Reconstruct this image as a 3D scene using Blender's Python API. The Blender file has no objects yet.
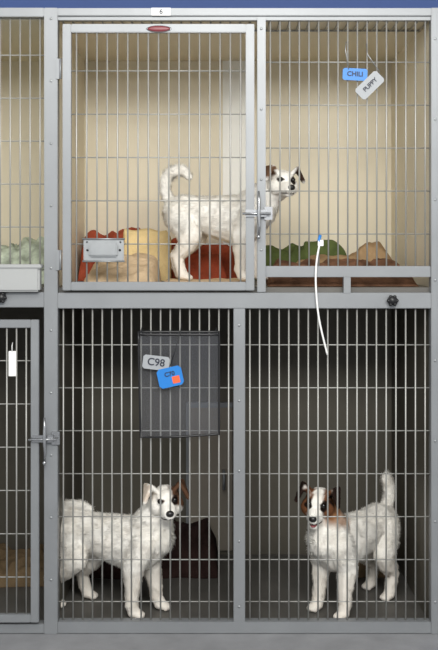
import bpy, bmesh, math, random
import numpy as np
from mathutils import Vector, Matrix, noise
random.seed(4); rng=np.random.default_rng(4)
S=bpy.context.scene
COL=S.collection
try: S.view_settings.view_transform='Standard'
except Exception: pass

def X(px): return (px-219)/300.0      # front-face drawing of the kennel, 300 units per metre
def Z(py): return (632-py)/300.0

# ---------------- materials
def srgb(r,g,b):
    f=lambda c:(c/255/12.92) if c/255<=0.04045 else ((c/255+0.055)/1.055)**2.4
    return (f(r),f(g),f(b),1)
def mat(name,c,rough=.6,metal=0,noise_scale=None,var=.15,bump=0,bscale=60,spec=.5):
    m=bpy.data.materials.new(name); m.use_nodes=True
    nt=m.node_tree; b=nt.nodes['Principled BSDF']
    c=srgb(*c)
    b.inputs['Base Color'].default_value=c
    b.inputs['Roughness'].default_value=rough
    b.inputs['Metallic'].default_value=metal
    b.inputs['Specular IOR Level'].default_value=spec
    tc=nt.nodes.new('ShaderNodeTexCoord')
    if noise_scale:
        n=nt.nodes.new('ShaderNodeTexNoise'); n.inputs['Scale'].default_value=noise_scale; n.inputs['Detail'].default_value=5
        r=nt.nodes.new('ShaderNodeValToRGB')
        r.color_ramp.elements[0].position=.3; r.color_ramp.elements[1].position=.7
        r.color_ramp.elements[0].color=tuple(x*(1-var) for x in c[:3])+(1,)
        r.color_ramp.elements[1].color=tuple(min(1,x*(1+var)) for x in c[:3])+(1,)
        nt.links.new(tc.outputs['Object'],n.inputs['Vector']); nt.links.new(n.outputs['Fac'],r.inputs['Fac'])
        nt.links.new(r.outputs['Color'],b.inputs['Base Color'])
    if bump:
        n=nt.nodes.new('ShaderNodeTexNoise'); n.inputs['Scale'].default_value=bscale; n.inputs['Detail'].default_value=4
        bp=nt.nodes.new('ShaderNodeBump'); bp.inputs['Strength'].default_value=bump; bp.inputs['Distance'].default_value=.01
        nt.links.new(tc.outputs['Object'],n.inputs['Vector']); nt.links.new(n.outputs['Fac'],bp.inputs['Height'])
        nt.links.new(bp.outputs['Normal'],b.inputs['Normal'])
    return m
M_frame=mat('painted_aluminium',(132,135,138),.45,.3,8,.05)
M_bar=mat('steel_wire',(158,158,154),.4,.3)
M_cream=mat('cream_laminate',(224,215,192),.55,0,3,.04)
M_white=mat('white_laminate',(238,238,232),.5)
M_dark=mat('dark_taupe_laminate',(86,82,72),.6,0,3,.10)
M_dark2=mat('grey_taupe_panel',(134,127,116),.6,0,3,.08)
M_floorpan=mat('kennel_floor_pan',(88,86,82),.5,0,6,.15)
M_blue=mat('blue_wall_paint',(56,80,134),.7,0,2,.05)
M_conc=mat('concrete',(132,133,136),.6,0,9,.12,.15,40)
M_ceil=mat('ceiling_paint',(210,210,206),.8,0,3,.03)
M_black=mat('black_plastic',(22,22,24),.4)
M_chrome=mat('chrome',(170,172,175),.25,.9)
M_steel=mat('brushed_steel',(150,153,155),.38,.7,30,.05)
M_whitepl=mat('white_plastic',(228,228,226),.4)
M_bluetag=mat('blue_tag',(24,116,194),.45)
M_greytag=mat('grey_tag',(150,154,158),.5)
M_orange=mat('orange_sticker',(235,95,50),.5)
M_red=mat('red_badge',(110,30,40),.4)
M_ink=mat('ink',(30,34,50),.6)
M_rust=mat('rust_fleece',(158,76,54),.95,0,18,.25,.5,90,spec=.1)
M_yellow=mat('straw_towel',(226,202,150),.95,0,18,.12,.5,90,spec=.1)
M_beige=mat('beige_blanket',(206,182,150),.95,0,16,.14,.5,90,spec=.1)
M_brown=mat('brown_blanket',(108,78,60),.95,0,14,.55,.5,90,spec=.1)
M_tan=mat('tan_blanket',(156,130,98),.95,0,14,.2,.5,90,spec=.1)
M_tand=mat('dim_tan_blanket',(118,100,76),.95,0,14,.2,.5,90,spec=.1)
M_green=mat('green_blanket',(84,96,56),.95,0,14,.3,.5,90,spec=.1)
M_maroon=mat('dark_maroon_blanket',(44,31,29),.95,0,12,.5,.5,90,spec=.1)
M_pale=mat('pale_green_blanket',(180,190,172),.95,0,22,.5,.5,90,spec=.1)
M_eye=mat('dog_eye',(14,10,8),.08)
M_nose=mat('dog_nose',(20,18,18),.35)
M_tongue=mat('tongue',(150,80,84),.4)
# open mesh fabric
M_mesh=bpy.data.materials.new('mesh_fabric'); M_mesh.use_nodes=True
nt=M_mesh.node_tree; b=nt.nodes['Principled BSDF']; b.inputs['Base Color'].default_value=srgb(84,86,92); b.inputs['Roughness'].default_value=.6
tr=nt.nodes.new('ShaderNodeBsdfTransparent'); mx=nt.nodes.new('ShaderNodeMixShader'); mx.inputs[0].default_value=.38
nt.links.new(tr.outputs[0],mx.inputs[1]); nt.links.new(b.outputs[0],mx.inputs[2]); nt.links.new(mx.outputs[0],nt.nodes['Material Output'].inputs['Surface'])
# fur
M_fur=bpy.data.materials.new('dog_fur'); M_fur.use_nodes=True
nt=M_fur.node_tree; b=nt.nodes['Principled BSDF']; b.inputs['Roughness'].default_value=1; b.inputs['Specular IOR Level'].default_value=.05
a=nt.nodes.new('ShaderNodeAttribute'); a.attribute_name='furcol'; nt.links.new(a.outputs['Color'],b.inputs['Base Color'])

# ---------------- mesh builder
class MB:
    def __init__(s): s.v=[]; s.f=[]; s.m=[]; s.sm=[]
    def add(s,vs,fs,mi=0,smooth=False):
        o=len(s.v); s.v+= [tuple(v) for v in vs]
        for f in fs: s.f.append(tuple(i+o for i in f)); s.m.append(mi); s.sm.append(smooth)
    def box(s,x0,x1,y0,y1,z0,z1,mi=0,c=0.0):
        x0,x1=min(x0,x1),max(x0,x1); z0,z1=min(z0,z1),max(z0,z1); y0,y1=min(y0,y1),max(y0,y1)
        bm=bmesh.new(); bmesh.ops.create_cube(bm,size=1)
        for v in bm.verts: v.co=Vector(((x0+x1)/2+v.co.x*(x1-x0),(y0+y1)/2+v.co.y*(y1-y0),(z0+z1)/2+v.co.z*(z1-z0)))
        if c: bmesh.ops.bevel(bm,geom=bm.edges[:],offset=c,segments=2,affect='EDGES')
        bm.verts.index_update(); s.add([v.co[:] for v in bm.verts],[[v.index for v in f.verts] for f in bm.faces],mi,False); bm.free()
    def tube(s,pts,r,n=8,mi=0):
        pts=[Vector(p) for p in pts]; rs=r if isinstance(r,(list,tuple)) else [r]*len(pts)
        vs=[]; fs=[]
        up=None
        for i,p in enumerate(pts):
            d=(pts[min(i+1,len(pts)-1)]-pts[max(i-1,0)]).normalized()
            if up is None:
                up=Vector((0,0,1)) if abs(d.z)<.9 else Vector((0,1,0))
            a=d.cross(up).normalized(); bb=a.cross(d).normalized(); up=bb
            for k in range(n):
                t=2*math.pi*k/n; vs.append(p+(a*math.cos(t)+bb*math.sin(t))*rs[i])
        for i in range(len(pts)-1):
            for k in range(n):
                fs.append((i*n+k,i*n+(k+1)%n,(i+1)*n+(k+1)%n,(i+1)*n+k))
        fs.append(tuple(range(n))[::-1]); fs.append(tuple((len(pts)-1)*n+k for k in range(n)))
        s.add(vs,fs,mi,True)
    def cyl(s,a,b,r,n=8,mi=0): s.tube([a,b],r,n,mi)
    def ell(s,c,r,mi=0,R=None):
        bm=bmesh.new(); bmesh.ops.create_uvsphere(bm,u_segments=16,v_segments=10,radius=1)
        vs=[]
        for v in bm.verts:
            p=Vector((v.co.x*r[0],v.co.y*r[1],v.co.z*r[2]))
            if R is not None: p=R@p
            vs.append(p+Vector(c))
        s.add(vs,[[v.index for v in f.verts] for f in bm.faces],mi,True); bm.free()
    def obj(s,name,mats,parent=None):
        me=bpy.data.meshes.new(name); me.from_pydata(s.v,[],s.f); me.update()
        for m in mats: me.materials.append(m)
        me.polygons.foreach_set('material_index',s.m); me.polygons.foreach_set('use_smooth',s.sm)
        o=bpy.data.objects.new(name,me); COL.objects.link(o)
        if parent: o.parent=parent
        return o
def empty(name,loc=(0,0,0)):
    e=bpy.data.objects.new(name,None); COL.objects.link(e); e.location=loc; e.empty_display_size=.1; return e
def text(body,size,loc,roll,m,parent,name='lettering'):
    c=bpy.data.curves.new(name,'FONT'); c.body=body; c.size=size; c.align_x='CENTER'; c.align_y='CENTER'; c.extrude=.0003; c.offset=.0004
    c.materials.append(m); o=bpy.data.objects.new(name,c); COL.objects.link(o)
    o.matrix_world=Matrix.Translation(loc)@Matrix.Rotation(roll,4,'Y')@Matrix.Rotation(math.pi/2,4,'X')
    if parent: 
        o.parent=parent
        o.matrix_parent_inverse=Matrix.Translation(parent.location).inverted()
    return o

# ---------------- room
D=.8; XL=X(-135); XR=X(437)
mb=MB(); mb.box(-3.5,3.5,-6,1.2,-.1,0); mb.obj('floor',[M_conc])
mb=MB(); mb.box(-3.5,3.5,.95,1.1,0,3.0); mb.obj('wall_back',[M_blue])
mb=MB(); mb.box(-3.5,3.5,-6,1.2,3.0,3.08); mb.obj('ceiling',[M_ceil])

# ---------------- kennel
K=empty('kennel_cage')
FL=.012; SH=1.148; TOP=Z(19)
mb=MB()
mb.box(XL,XR,D,D+.02,SH-.02,TOP+.02)
mb.box(XL,XR,.02,D,TOP,TOP+.02)
for px in (-130,51,434): mb.box(X(px)-.007,X(px)+.007,.0,D,SH,TOP)
mb.obj('upper_liner',[M_cream],K)
mb=MB(); mb.box(.015,.115,D-.006,D,SH,TOP); mb.obj('panel_strip',[M_white],K)
mb=MB(); mb.box(XL,XR,.012,D+.02,SH-.025,SH); mb.obj('upper_shelf',[M_floorpan],K)
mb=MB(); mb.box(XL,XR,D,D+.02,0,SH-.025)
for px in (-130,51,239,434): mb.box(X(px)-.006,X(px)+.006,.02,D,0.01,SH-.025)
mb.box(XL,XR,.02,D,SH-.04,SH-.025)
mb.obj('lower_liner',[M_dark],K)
mb=MB(); mb.box(XL,XR,.02,D,0,FL); mb.obj('lower_floor_pan',[M_floorpan],K)
mb=MB(); mb.box(-.12,.055,D-.012,D,.03,.62,0,.003); mb.box(-.135,-.12,D-.02,D,.02,.64,1); mb.box(-.12,.055,D-.02,D,.62,.64,1)  # paler framed panel with a handle, set on the back wall
mb.tube([(.02,D-.012,.36),(.02,D-.04,.36),(.02,D-.04,.29),(.02,D-.012,.29)],.006,8,1)
mb.obj('pale_latched_panel',[M_dark2,M_frame],K)
# frame
mb=MB()
def post(p0,p1,y0,y1,a=-.02,b=.02): mb.box(X(p0),X(p1),a,b,Z(y0),Z(y1),0,.0018)
def rivets(px,ys,y=-.02,r=.0045):
    for py in ys: mb.ell((X(px),y,Z(py)),(r,.0025,r),1)
post(45,58.5,9,632); post(430,437.5,9,632); post(-135,-124,9,632)
mb.box(X(-124),X(45),-.02,.02,Z(9),Z(18),0,.0018)
mb.box(X(58.5),X(430),-.022,.02,Z(9.5),Z(17),0,.0018)
mb.box(X(58.5),X(430),-.012,.012,Z(17),Z(21),0,.001)
post(257,265.5,18,292)
mb.box(X(58.5),X(430),-.018,.02,Z(292.5),Z(308),0,.0018)
mb.box(X(-124),X(45),-.018,.02,Z(292),Z(307),0,.0018)
post(233.5,245,308,631,-.016,.016)
mb.box(X(58.5),X(430),-.018,.02,Z(620),Z(631.5),0,.0018)
mb.box(X(-124),X(45),-.018,.02,Z(622),Z(631.5),0,.0018)
rivets(52,range(20,630,62)); rivets(239,(325,400,470,540,605),-.016); rivets(434,range(40,630,80)); rivets(261,(30,110,180,250))
mb.box(X(343),X(350),-.02,.01,Z(277),Z(293),0,.001)
mb.obj('frame',[M_frame,M_steel],K)
def wires(mbw,x0,x1,y0,y1,n,hs,yy=0.0,r=.0027):
    for i in range(n):
        px=x0+(x1-x0)*(i+.5)/n
        mbw.cyl((X(px),yy,Z(y1)),(X(px),yy,Z(y0)),r,8)
    for h in hs:
        mbw.cyl((X(x0),yy+.0045,Z(h)),(X(x1),yy+.0045,Z(h)),.0020,8)
def fixed(name,x0,x1,y0,y1,n,hs,rail=None):
    m2=MB(); wires(m2,x0,x1,y0,y1,n,hs); m2.obj(name,[M_bar],K)
fixed('upper_left_wires',-124,45,18,290,17,range(55,290,43))
fixed('upper_right_wires',265.5,430,18,272,17,range(62,262,43))
fixed('lower_left_wires',58.5,233.5,308,621,18,list(range(345,600,43))+[602])
fixed('lower_right_wires',245,430,308,621,19,list(range(345,600,43))+[602])
m2=MB(); m2.box(X(265.5),X(430),-.012,.01,Z(266),Z(277),0,.0015); m2.obj('lower_rail',[M_frame],K)
m2=MB()
for i in range(38): m2.cyl((X(62+i*9.9),.02,TOP-.006),(X(62+i*9.9),.16,TOP-.006),.0028,6)
m2.cyl((X(60),.16,TOP-.006),(X(430),.16,TOP-.006),.004,8)
m2.obj('top_grille',[M_bar],K)
def door(name,x0,x1,y0,y1,w,n,hs,open_left=None):
    m2=MB(); a,b=-.034,-.014
    m2.box(X(x0),X(x0+w),a,b,Z(y0),Z(y1),0,.002); m2.box(X(x1-w),X(x1),a,b,Z(y0),Z(y1),0,.002)
    m2.box(X(x0+w),X(x1-w),a,b,Z(y0),Z(y0+w),0,.002); m2.box(X(x0+w),X(x1-w),a,b,Z(y1-w),Z(y1),0,.002)
    m2.obj(name+'_frame',[M_frame],K)
    m3=MB(); wires(m3,x0+w,x1-w,y0+w,y1-w,n,hs,-.025); m3.obj(name+'_wires',[M_bar],K)
door('upper_door',64,254,26,290,8.5,17,range(72,270,43))
door('lower_side_door',-120,40.5,319,619,8,15,range(360,600,43))
m2=MB()
for py in (60,250): 
    m2.cyl((X(61.5),-.024,Z(py)),(X(61.5),-.024,Z(py+20)),.004,10); m2.box(X(57),X(61),-.0245,-.0205,Z(py),Z(py+20))
m2.obj('hinges',[M_frame],K)
m2=MB()
def latch(px,py):
    m2.box(X(px-9),X(px+12),-.042,-.034,Z(py+3),Z(py-4),0,.001)
    m2.cyl((X(px-12),-.048,Z(py)),(X(px+16),-.048,Z(py)),.004,10)
    m2.tube([(X(px+4),-.05,Z(py-22)),(X(px+4.5),-.056,Z(py-12)),(X(px+4),-.052,Z(py)),(X(px+5),-.056,Z(py+12)),(X(px+4),-.05,Z(py+22))],[.0035,.0045,.0065,.0045,.0035],10)
    m2.ell((X(px+4),-.05,Z(py+23)),(.006,.006,.008)); m2.box(X(px+10),X(px+18),-.03,-.02,Z(py+6),Z(py-7),0,.001)
latch(258-4,214); latch(43,437)
m2.obj('latches',[M_chrome],K)
m2=MB()
for px,py in ((391,300),(3,297)):
    m2.cyl((X(px),-.018,Z(py)),(X(px),-.04,Z(py)),.016,12)
    for k in range(6):
        t=k*math.pi/3; m2.ell((X(px)+.014*math.cos(t),-.034,Z(py)+.014*math.sin(t)),(.006,.007,.006))
m2.obj('knobs',[M_black],K)
m2=MB(); m2.ell((X(159.5),-.035,Z(31)),(.042,.003,.0115),0); m2.ell((X(159.5),-.0365,Z(31)),(.038,.003,.0095),1)
m2.obj('badge',[M_chrome,M_red],K)
m2=MB(); m2.box(X(152),X(171),-.0245,-.022,Z(9.5),Z(17)); m2.obj('number_label',[M_whitepl],K)
text('6',.024,(X(161.5),-.0256,Z(13.3)),0,M_ink,K,'number')

# ---------------- things on the bars
B=empty('food_bowl'); 
m2=MB()
x0,x1,z0,z1=X(85),X(125),Z(261),Z(239)
m2.box(x0,x1,-.040,-.0345,z0,z1,0,.003)
m2.box(x0+.02,x1-.02,-.055,-.040,z0+.016,z1-.014,0,.005)
m2.tube([(x0-.003,-.042,z1),(x1+.003,-.042,z1)],.003,8); m2.tube([(x0-.003,-.042,z0),(x1+.003,-.042,z0)],.003,8)
prof=[(.0,.0),(.035,.0),(.05,.02),(.056,.045),(.060,.045),(.053,.017),(.036,-.003),(0,-.003)]
cx,cy,cz=(x0+x1)/2,.045,z0+.02
vs=[];fs=[];n=24
for (r,z) in prof:
    for k in range(n): vs.append((cx+r*math.cos(2*math.pi*k/n),cy+r*.8*math.sin(2*math.pi*k/n),cz+z))
for i in range(len(prof)-1):
    for k in range(n): fs.append((i*n+k,i*n+(k+1)%n,(i+1)*n+(k+1)%n,(i+1)*n+k))
m2.add(vs,fs,0,True)
for sx in (-1,1):
    m2.cyl((cx+sx*.055,cy,cz+.043),(cx+sx*.055,-.04,cz+.043),.003)
m2.obj('bowl_and_holder',[M_steel],B)
m2=MB()
for px in (89,121): m2.ell((X(px),-.041,Z(250)),(.004,.003,.004))
m2.obj('screws',[M_black],B)

def tag(name_body,cxp,cyp,w,h,roll,m,y,sticker=False,hook=None,tsize=.03):
    e=empty('id_tag',(X(cxp),y,Z(cyp)))
    m2=MB()
    c=.14*min(w,h)
    out=[(-w/2+c,-h/2),(w/2-c,-h/2),(w/2,-h/2+c),(w/2,h/2-c),(w/2-c,h/2),(-w/2+c,h/2),(-w/2,h/2-c),(-w/2,-h/2+c)]
    m2.add([(a,-.001,b) for a,b in out]+[(a,.001,b) for a,b in out],[tuple(range(8)),tuple(range(15,7,-1))]+[(i,i+8,(i+1)%8+8,(i+1)%8) for i in range(8)])
    R=Matrix.Rotation(roll,3,'Y')
    m2.v=[tuple(R@Vector(v)) for v in m2.v]
    if sticker:
        k=len(m2.v); m2.box(w*.06,w*.36,-.0018,-.001,-h*.36,h*.0,1); m2.v[k:]=[tuple(R@Vector(v)) for v in m2.v[k:]]
    m2.obj('card',[m,M_orange],e)
    m3=MB()
    if hook: 
        m3.tube([Vector(p)-Vector((X(cxp),y,Z(cyp))) for p in hook],.0016,6); m3.obj('tie',[M_black if sticker or y<-.03 else M_steel],e)
    off=R@Vector((0,0,h*.16 if sticker else h*.02))
    text(name_body,tsize,(X(cxp)+off.x,y-.0025,Z(cyp)+off.z),roll-(math.pi/2 if h>w else 0),M_ink,e)
    return e
tag('CHILI',354.5,75,.082,.040,.05,M_bluetag,-.012,False,[(X(346),-.006,Z(42)),(X(345),-.01,Z(50)),(X(348),-.0135,Z(70))],.022)
tag('PUPPY',369,86,.048,.098,.80,M_greytag,-.016,False,[(X(366),-.006,Z(44)),(X(367),-.012,Z(55)),(X(379),-.017,Z(73))],.020)
P=empty('mesh_pouch')
m2=MB()
px0,px1,py0,py1=139,219,331,436
N=12; vs=[];fs=[]
def pp(u,v):
    return (X(px0+(px1-px0)*u+ v*2*(1-u)),-.022-.014*math.sin(math.pi*u)*(.3+v*.7)-.002*math.sin(9*u+4*v),Z(py0+(py1-py0)*v+ -3*v*u))
for j in range(N+1):
    for i in range(N+1): vs.append(pp(i/N,j/N))
for j in range(N):
    for i in range(N): q=j*(N+1)+i; fs.append((q,q+1,q+N+2,q+N+1))
m2.add(vs,fs,0,True); m2.obj('mesh_panel',[M_mesh],P)
m2=MB()
edge=[pp(i/12,0) for i in range(13)]+[pp(1,i/12) for i in range(1,13)]+[pp(1-i/12,1) for i in range(1,13)]+[pp(0,1-i/12) for i in range(1,13)]
m2.tube(edge,.0038,8)
m2.tube([pp(i/12,.03) for i in range(13)],.004,8)
for u in (.04,.96): m2.tube([pp(u,0),(pp(u,0)[0],-.004,pp(u,0)[2]+.012),(pp(u,0)[0],.006,pp(u,0)[2])],.0025,6)
m2.obj('binding',[M_black],P)
tag('C98',157,361,.088,.046,.12,M_greytag,-.048,False,None,.034)
tag('C70',171,375,.082,.064,-.22,M_bluetag,-.052,True,[(X(182),-.004,Z(323)),(X(181),-.035,Z(330)),(X(176),-.052,Z(348)),(X(171),-.0535,Z(364))],.020)
Zt=empty('zip_tie'); m2=MB()
def bez(P0,n=20):
    out=[]
    P0=[Vector(p) for p in P0]; P_=[P0[0]]+P0+[P0[-1]]
    for i in range(1,len(P_)-2):
        for k in range(n):
            t=k/n; a,b,c,d=P_[i-1],P_[i],P_[i+1],P_[i+2]
            out.append(.5*((2*b)+(-a+c)*t+(2*a-5*b+4*c-d)*t*t+(-a+3*b-3*c+d)*t**3))
    out.append(P0[-1]); return out
m2.tube(bez([(X(320),-.012,Z(240)),(X(316),-.02,Z(262)),(X(315),-.03,Z(285)),(X(318),-.035,Z(318)),(X(326.5),-.03,Z(354))],8),.0033,8)
m2.box(X(317.5),X(323),-.018,-.004,Z(240),Z(246),0,.001)
m2.obj('strap',[M_whitepl],Zt)
m2=MB(); m2.tube([(X(320),-.012,Z(246)),(X(318.5),-.014,Z(240)),(X(320),-.014,Z(235))],.005,8); m2.obj('strap_head',[M_bluetag],Zt)
Cl=empty('door_tag'); m2=MB(); m2.box(X(10.5),X(18),-.0325,-.0295,Z(350),Z(375),0,.001); m2.tube([(X(14),-.031,Z(352)),(X(14),-.033,Z(345)),(X(14),-.022,Z(342))],.0015,6); m2.obj('clip',[M_whitepl],Cl)
Tr=empty('plastic_tray'); m2=MB(); m2.box(X(-60),X(42),-.05,-.0035,Z(291),Z(266),0,.006); m2.box(X(-62),X(44),-.055,-.0035,Z(268),Z(264),0,.003); m2.obj('tray_body',[mat('tray_grey',(158,160,160),.5)],Tr)

# ---------------- blankets
def mound(name,m,x0,x1,y0,y1,zb,h,seed,fold=.02,fs_=14,edge=.25,prof=None,pw=.6):
    nx=int(max(24,(x1-x0)/.007)); ny=int(max(14,(y1-y0)/.007))
    vs=[];fs=[]
    for j in range(ny+1):
        for i in range(nx+1):
            u=i/nx; v=j/ny
            x=x0+(x1-x0)*u; y=y0+(y1-y0)*v
            e=min(1,u/edge,(1-u)/edge); e=math.sin(e*math.pi/2)**pw
            g=min(1,v/.35,(1-v)/.2); g=math.sin(max(0,g)*math.pi/2)**pw
            hh=h*(prof(u,v) if prof else 1)
            q=Vector((x*6+seed,y*6,seed*1.7))
            n1=noise.noise(q); 
            r=1-abs(noise.noise(Vector((x*fs_+n1*1.5+seed,y*fs_*.6,seed))))*2
            r2=1-abs(noise.noise(Vector((x*fs_*2+seed*2,y*fs_*1.6+n1,seed+5))))*2
            z=zb+.003+e*g*(hh*(1+.35*n1)+fold*r+fold*.25*r2)
            z=max(z,zb+.003)
            wob=.008*noise.noise(Vector((x*20,seed,y*9)))
            hz=(z-zb)
            vs.append((x+wob*(1-e)+.035*hz*math.sin(hz*60+seed),y+ .015*noise.noise(Vector((x*9,seed,0)))*(1-g)+.02*noise.noise(Vector((x*28,seed*3,hz*12)))*g*(1-v),z))
    for j in range(ny):
        for i in range(nx): q=j*(nx+1)+i; fs.append((q,q+1,q+nx+2,q+nx+1))
    base=len(vs)
    vs+= [(a,b,zb+.001) for a,b,c in vs]
    for j in range(ny):
        for i in range(nx): q=base+j*(nx+1)+i; fs.append((q+nx+1,q+nx+2,q+1,q))
    ring=[i for i in range(nx+1)]+[j*(nx+1)+nx for j in range(1,ny+1)]+[ny*(nx+1)+i for i in range(nx-1,-1,-1)]+[j*(nx+1) for j in range(ny-1,0,-1)]
    for a,b_ in zip(ring,ring[1:]+ring[:1]): fs.append((a,a+base,b_+base,b_))
    mm=MB(); mm.add(vs,fs,0,True); return mm.obj(name,[m])
# upper cage
mound('blanket',M_rust,-.545,.10,.645,.775,SH,.13,1.3,.035,11,.06,lambda u,v:1.35-.55*u,.35)
mound('towel',M_yellow,-.375,-.185,.535,.63,SH,.195,5.1,.008,8,.07,lambda u,v:1-.12*u,.3)
mound('blanket',M_rust,-.545,-.40,.53,.63,SH,.10,3.7,.035,14,.2)
mound('blanket',M_rust,-.165,.03,.53,.63,SH,.075,7.7,.03,12,.2)
mound('blanket',M_beige,-.47,-.215,.06,.50,SH,.065,9.2,.022,13,.12,lambda u,v:.35+1.0*v)
mound('blanket',M_beige,-.205,.12,.06,.50,SH,.006,9.9,.006,10,.1)
mound('blanket',M_brown,.17,.68,.06,.40,SH,.04,11.9,.03,11,.1,lambda u,v:.6+.8*v)
mound('blanket',M_green,.13,.54,.63,.775,SH,.11,13.3,.03,9,.2)
mound('blanket',M_tan,.25,.68,.43,.60,SH,.08,15.8,.035,9,.2,lambda u,v:.5+.9*u)
mound('blanket',M_pale,-.97,-.60,.25,.75,SH,.12,17.4,.03,12,.12)
# lower
mound('blanket',M_maroon,-.50,-.0,.50,.76,FL,.13,21.4,.055,11,.15,lambda u,v:.7+.5*u)
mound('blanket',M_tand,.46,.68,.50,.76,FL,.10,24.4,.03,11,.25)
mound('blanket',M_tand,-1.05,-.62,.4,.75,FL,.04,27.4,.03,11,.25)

# ---------------- dogs
bm=bmesh.new(); bmesh.ops.create_icosphere(bm,subdivisions=2,radius=1)
SV=np.array([v.co[:] for v in bm.verts]); bm.verts.index_update(); SF=np.array([[v.index for v in f.verts] for f in bm.faces]); bm.free()
HS=1.15
def build_dog(loc,heading,scale,H,yaw,pitch,roll,tail,legs,colfn,seed,tail_r=.02,panting=False,fat=1.16,lf=1.0):
    balls=[]
    def chain(pts):
        for (p,r),(q,s) in zip(pts[:-1],pts[1:]):
            p=np.array(p,float);q=np.array(q,float);r=np.array(r,float)*np.ones(3);s=np.array(s,float)*np.ones(3)
            n=max(2,int(np.linalg.norm(q-p)/(min(r.min(),s.min())*.22)))
            for k in range(n+1):
                t=k/n; balls.append((p*(1-t)+q*t,r*(1-t)+s*t,None))
    def tr_(c,r): return ((c[0],c[1],c[2]-.006),(r[0],r[1]*fat,r[2]*fat))
    chain([tr_((-.195,0,.285),(.045,.048,.055)),tr_((-.15,0,.284),(.05,.060,.066)),tr_((-.08,0,.274),(.05,.060,.066)),tr_((0,0,.262),(.05,.068,.078)),
           tr_((.07,0,.253),(.05,.070,.088)),tr_((.13,0,.258),(.05,.068,.086)),tr_((.175,0,.278),(.042,.055,.066))])
    H=np.array(H,float)
    Rh=(Matrix.Rotation(yaw,3,'Z')@Matrix.Rotation(-pitch,3,'Y')@Matrix.Rotation(roll,3,'X'))
    Rn=np.array(Rh)
    hb=H+Rn@np.array([-.018,0,-.018])
    nb=np.array([.135,0,.300])
    mid=(hb*.5+nb*.5)+np.array([.0,0,.006])
    chain([(nb,.072),(mid,.062),(hb,.052)])
    chain([((.178,0,.27),.058),(mid+np.array([.01,0,-.02]),.052)])
    for nm,sy in (('FL',1),('FR',-1)):
        dx,dy=legs[nm]
        y=sy*.050
        chain([((.145,sy*.039,.265),.056),((.118+dx*.25,y+sy*.008+dy*.3,.178),.040),((.132+dx*.75,y+dy*.8,.092),.0275),((.134+dx*.95,y+dy,.045),.0240),((.145+dx,y+dy,.024),.0225)])
        chain([((.145+dx,y+dy,.019),(.023,.024,.018)),((.160+dx,y+dy,.016),(.021,.024,.0150))])
        for t in (-1.5,-.5,.5,1.5): balls.append((np.array([.179+dx-abs(t)*.004,y+dy+t*.0105,.0115]),np.array([.011,.0066,.0105]),None))
    for nm,sy in (('HL',1),('HR',-1)):
        dx,dy=legs[nm]; y=sy*.052
        chain([((-.155,sy*.036,.262),(.064,.050,.068)),((-.115+dx*.3,y+sy*.006+dy*.3,.185),(.053,.042,.050)),((-.138+dx*.6,y+dy*.6,.145),.039),((-.188+dx*.95,y+dy,.098),.0265),((-.180+dx,y+dy,.05),.0230),((-.168+dx,y+dy,.024),.022)])
        chain([((-.168+dx,y+dy,.019),(.023,.023,.018)),((-.153+dx,y+dy,.016),(.021,.023,.0150))])
        for t in (-1.5,-.5,.5,1.5): balls.append((np.array([-.134+dx-abs(t)*.004,y+dy+t*.010,.0115]),np.array([.011,.0064,.0105]),None))
    tc=[tuple(v) for v in bez(tail,6)]
    m_=len(tc)
    chain([(tc[i],tail_r*(.95-.15*i/m_) if i<m_*.8 else tail_r*(.8-.35*(i/m_-.8)/.2)) for i in range(m_)])
    def hball(c,r): balls.append((H+Rn@(np.array(c,float)*HS),np.array(r,float)*np.ones(3)*HS,Rn))
    hball((-.004,0,0),(.050,.047,.044)); hball((.022,0,.008),(.034,.036,.032))
    for sy in(1,-1):
        hball((.014,sy*.025,-.014),(.032,.030,.032)); hball((.036,sy*.017,.018),(.014,.014,.010))
        hball((.062,sy*.011,-.022),(.026,.015,.016))
    for k in range(9):
        t=k/8; hball((.035+.050*t,0,-.010-.007*t),(.022,.029-.010*t,.024-.007*t))
        o=.012 if panting else 0
        hball((.030+.043*t,0,-.032-.003*t-o*t),(.016,.023-.008*t,.014-.004*t))
    for sy in (1,-1):
        A=np.array([.022,sy*.026,.034]);B_=np.array([-.032,sy*.038,.024]);C_=np.array([.022,sy*.045,.053]);D_=np.array([-.024,sy*.058,.044]);T=np.array([.032,sy*.068,.008])
        for i in range(13):
            for j in range(13):
                u=i/12;v=j/12
                p=(A*(1-u)+B_*u)*(1-v)+(C_*(1-u)+D_*u)*v; hball(p,.0072)
                p=(C_*(1-u)+D_*u)*(1-v)+T*v; hball(p,.0066)
    nb_=len(balls); V=np.zeros((nb_,len(SV),3)); 
    for i,(c,r,R) in enumerate(balls):
        v=SV*r
        if R is not None: v=v@R.T
        V[i]=v+c
    F=(SF[None]+np.arange(nb_)[:,None,None]*len(SV)).reshape(-1,3)
    me=bpy.data.meshes.new('tmp'); me.from_pydata(V.reshape(-1,3).tolist(),[],F.tolist())
    ob=bpy.data.objects.new('tmp',me); COL.objects.link(ob)
    md=ob.modifiers.new('r','REMESH'); md.mode='VOXEL'; md.voxel_size=.0034
    sm=ob.modifiers.new('s','SMOOTH'); sm.factor=.5; sm.iterations=4
    dg=bpy.context.evaluated_depsgraph_get(); ev=ob.evaluated_get(dg)
    m2=bpy.data.meshes.new_from_object(ev); bpy.data.objects.remove(ob)
    nv=len(m2.vertices); co=np.zeros(nv*3); m2.vertices.foreach_get('co',co); co=co.reshape(-1,3)
    no=np.zeros(nv*3); m2.vertices.foreach_get('normal',no); no=no.reshape(-1,3)
    m2.calc_loop_triangles(); tri=np.zeros(len(m2.loop_triangles)*3,dtype=int); m2.loop_triangles.foreach_get('vertices',tri); tri=tri.reshape(-1,3)
    polys=[tuple(p.vertices) for p in m2.polygons]
    hl=(co-H)@Rn/HS
    isH=(np.linalg.norm(hl/np.array([1.3,1,1]),axis=1)<.085)&(hl[:,0]>-.05)
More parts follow.
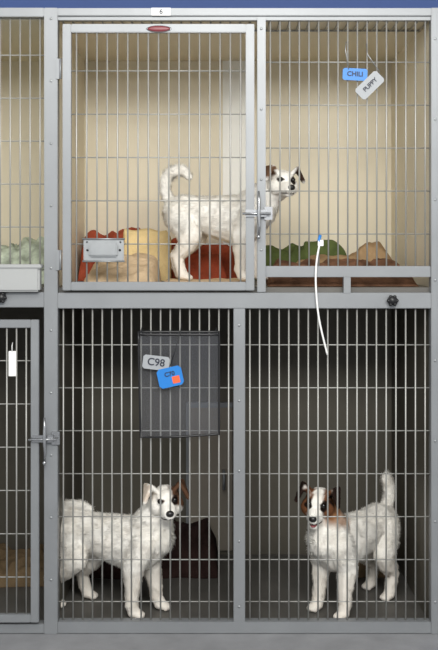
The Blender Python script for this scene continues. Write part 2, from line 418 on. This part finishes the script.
    disp=np.array([noise.noise(Vector(p*50))*.0035+noise.noise(Vector(p*110))*.0018 for p in co])
    disp[isH]*=.3; disp[co[:,2]<.04]*=.2
    co=co+no*disp[:,None]
    a,b_,c=co[tri[:,0]],co[tri[:,1]],co[tri[:,2]]
    ar=np.linalg.norm(np.cross(b_-a,c-a),axis=1); NS=75000
    idx=rng.choice(len(tri),NS,p=ar/ar.sum()); w=rng.dirichlet((1,1,1),NS)
    p=a[idx]*w[:,:1]+b_[idx]*w[:,1:2]+c[idx]*w[:,2:]
    nn=no[tri[idx,0]]; nn/=np.linalg.norm(nn,axis=1)[:,None]+1e-9
    hp=(p-H)@Rn/HS
    head=(np.linalg.norm(hp/np.array([1.3,1,1]),axis=1)<.085)&(hp[:,0]>-.05)
    g=np.tile(np.array([-1,0,-.45]),(NS,1)); low=p[:,2]<.2
    g[low]=np.array([-.35,0,-1]); g[head]=np.array([-1,0,-.15])@Rn.T
    tl=(p[:,0]<-.21)&(p[:,2]>.34)|((p[:,2]>.385)&(p[:,0]<.05)); g[tl]=np.array([-.3,0,.6])
    ln=np.where(head,.006,np.where(low,.0075,.0125))*rng.uniform(.5,1.25,NS); ln[tl]=.018*rng.uniform(.6,1.3,tl.sum())
    ln[p[:,2]<.045]=.004
    rear=(p[:,0]<-.1)&(p[:,2]>.12)&(p[:,2]<.25); ln[rear]*=1.3
    neck=(~head)&(p[:,0]>.1)&(p[:,2]>.22); ln[neck]*=1.15
    ln[head&(hp[:,0]>.04)]=.0045
    d=g/np.linalg.norm(g,axis=1)[:,None]; d=d-nn*np.sum(d*nn,axis=1)[:,None]
    cl=np.array([[noise.noise(Vector(q*30)),noise.noise(Vector(q*30+7)),noise.noise(Vector(q*30+13))] for q in p])
    d=d*.9+nn*.36+rng.normal(0,.15,(NS,3))+cl*.45
    d/=np.linalg.norm(d,axis=1)[:,None]
    sd=np.cross(d,nn+rng.normal(0,.3,(NS,3))); sd/=np.linalg.norm(sd,axis=1)[:,None]+1e-9
    wd=np.where(head,.0006,.0009)[:,None]
    p0=p-nn*.001
    s1=p0-sd*wd; s2=p0+sd*wd; s3=p0+d*ln[:,None]; 
    sv=np.stack([s1,s2,s3],1).reshape(-1,3)
    allv=np.vstack([co,sv])
    faces=polys+[(nv+3*i,nv+3*i+1,nv+3*i+2) for i in range(NS)]
    fm=bpy.data.meshes.new('terrier_dog'); fm.from_pydata(allv.tolist(),[],faces); fm.update()
    fm.materials.append(M_fur)
    fm.polygons.foreach_set('use_smooth',[True]*len(fm.polygons))
    sn=nn+rng.normal(0,.22,(NS,3))+cl*.25; sn/=np.linalg.norm(sn,axis=1)[:,None]
    vn=np.vstack([no,np.repeat(sn,3,0)])
    fm.normals_split_custom_set_from_vertices(vn.tolist())
    colr=np.ones((len(allv),4))
    cb=colfn(co,(co-H)@Rn/HS)*.97; cs=colfn(p,hp)*(rng.uniform(.88,1.05,NS)+cl[:,0]*.08)[:,None]
    colr[:nv,:3]=cb; colr[nv:,:3]=np.repeat(np.clip(cs,0,1),3,0)
    at=fm.color_attributes.new('furcol','FLOAT_COLOR','POINT'); at.data.foreach_set('color',colr.ravel())
    o=bpy.data.objects.new('terrier_dog',fm); COL.objects.link(o)
    fb=MB()
    RH=Rh
    def hp_(c): return Vector(H)+RH@(Vector(c)*HS)
    sc=lambda t: tuple(x*HS for x in t)
    for sy in (1,-1):
        fb.ell(hp_((.0480,sy*.0225,.013)),sc((.0082,.0086,.0082)),0,RH)
    fb.obj('eyes',[M_eye],o)
    fb=MB(); fb.ell(hp_((.102,0,-.009)),sc((.0100,.0125,.0100)),0,RH); fb.ell(hp_((.099,0,-.02)),sc((.005,.004,.010)),0,RH)
    if panting:
        fb.ell(hp_((.072,0,-.040)),sc((.024,.0115,.005)),1,RH)
    fb.tube([hp_((.064,.0235,-.033)),hp_((.085,.0155,-.031)),hp_((.0995,0,-.028)),hp_((.085,-.0155,-.031)),hp_((.064,-.0235,-.033))],.002,6)
    fb.obj('nose_and_mouth',[M_nose,M_tongue],o)
    o.location=loc; o.rotation_euler=(0,0,heading); o.scale=(scale,)*3
    return o

def C(r,g,b): return np.array(srgb(r,g,b)[:3])
WH=C(250,247,240)
def blend(col,mask,c): 
    m=np.clip(mask,0,1)[:,None]; return col*(1-m)+c*m
def nz(p,s,o=0): return np.array([noise.noise(Vector(q*s)+Vector((o,o,o))) for q in p])
def sph(h,c,r,soft=.25):
    return np.clip((1-np.linalg.norm((h-np.array(c))/np.array(r),axis=1))/soft,0,1)
def base(p,h,tint=.1):
    col=np.tile(WH,(len(p),1)); n=nz(p,25)
    col=blend(col,np.clip(n*.8+.1,0,1)*.35,C(226,213,194))
    col=blend(col,np.clip((.20-p[:,2])*3,0,.25),C(216,200,180))  # tanner tone below belly height, stronger down the legs
    return col
BR=C(92,66,50); DK=C(42,31,27)
def c_a(p,h): # lower left: brown around left eye / ear
    c=base(p,h)
    n=nz(p,60,3)*.010
    hh=h+n[:,None]
    c=blend(c,sph(hh,(.015,.050,.026),(.062,.047,.058)),BR)
    c=blend(c,sph(hh,(.046,.026,.012),(.022,.016,.018)),DK)
    c=blend(c,sph(hh,(.048,-.024,.012),(.014,.012,.012)),C(80,62,54))
    c=blend(c,sph(hh,(.01,-.066,.035),(.045,.024,.04))*.6,C(205,180,155))
    return c
def c_b(p,h): # lower right
    c=base(p,h); n=nz(p,60,5)*.008; hh=h+n[:,None]
    for sy in (1,-1):
        c=blend(c,sph(hh,(.004,sy*.044,.004),(.074,.040,.068)),C(112,74,50))
        c=blend(c,sph(hh,(.010,sy*.066,.034),(.052,.036,.048)),DK)
        c=blend(c,sph(hh,(.046,sy*.025,.010),(.022,.016,.020)),C(34,26,22))
    c=blend(c,sph(hh,(-.055,0,.0),(.045,.06,.06))*.85,C(132,94,64))
    c=blend(c,sph(p,(.13,.0,.355),(.08,.08,.06))*.8,C(156,114,80))
    return c
def c_c(p,h): # upper
    c=base(p,h); n=nz(p,60,7)*.010; hh=h+n[:,None]
    c=blend(c,sph(hh,(.010,.062,.036),(.048,.036,.044)),C(58,42,34))
    c=blend(c,sph(hh,(.046,.027,.012),(.024,.018,.018)),DK)
    c=blend(c,sph(hh,(.005,-.062,.036),(.046,.030,.042)),C(118,90,70))
    c=blend(c,sph(hh,(.046,-.024,.012),(.014,.012,.012)),C(60,48,44))
    return c
rad=math.radians
h1=rad(-20)
build_dog((-.372,.185,FL),h1,.96,(.215,-.015,.422),rad(-80)-h1,rad(-6),rad(4),
  [(-.18,0,.32),(-.205,0,.345),(-.185,0,.362),(-.14,0,.366),(-.09,0,.355)],
  dict(FL=(.02,0),FR=(-.035,-.01),HL=(.03,.01),HR=(-.04,-.005)),c_a,1,.022)
h2=rad(-135)
build_dog((.48,.225,FL),h2,.94,(.185,-.02,.418),rad(-106)-h2,rad(-12),rad(-5),
  [(-.19,0,.31),(-.222,0,.36),(-.222,0,.41),(-.20,0,.45)],
  dict(FL=(.0,.012),FR=(.0,-.012),HL=(.03,.01),HR=(-.02,-.01)),c_b,2,.026,True)
h3=rad(-18)
build_dog((.0,.30,SH+.012),h3,.89,(.268,-.015,.395),rad(-74)-h3,rad(-8),rad(-3),
  [(-.19,0,.31),(-.228,0,.35),(-.232,0,.405),(-.205,0,.442),(-.155,0,.448),(-.128,0,.42)],
  dict(FL=(.01,0),FR=(-.03,0),HL=(-.02,0),HR=(.03,0)),c_c,3,.026)

# ---------------- lights
def lamp(x,y,e,w,h,tilt):
    f=empty('ceiling_light',(x,y,2.99)); mm=MB(); mm.box(-w/2-.04,w/2+.04,-h/2-.04,h/2+.04,-.05,0,0,.005); mm.obj('housing',[M_whitepl],f)
    l=bpy.data.lights.new('tube','AREA'); l.shape='RECTANGLE'; l.size=w; l.size_y=h; l.energy=e; l.color=(1,.98,.94)
    o=bpy.data.objects.new('tube',l); COL.objects.link(o); o.parent=f; o.location=(0,0,-.09 -h*.5*math.sin(tilt)); o.rotation_euler=(tilt,0,0)
lamp(-.5,-1.7,19,1.6,.5,rad(38)); lamp(.4,-3.4,130,2.4,.7,rad(58))
w=bpy.data.worlds.new('World'); S.world=w; w.use_nodes=True
w.node_tree.nodes['Background'].inputs[0].default_value=(.96,.98,1,1); w.node_tree.nodes['Background'].inputs[1].default_value=.9

cam=bpy.data.cameras.new('camera'); co_=bpy.data.objects.new('camera',cam); COL.objects.link(co_)
co_.location=(0,-3.4,Z(240)); co_.rotation_euler=(math.pi/2,0,0)
cam.sensor_width=36; cam.lens=1020/650*36; cam.shift_y=-85/650
S.camera=co_
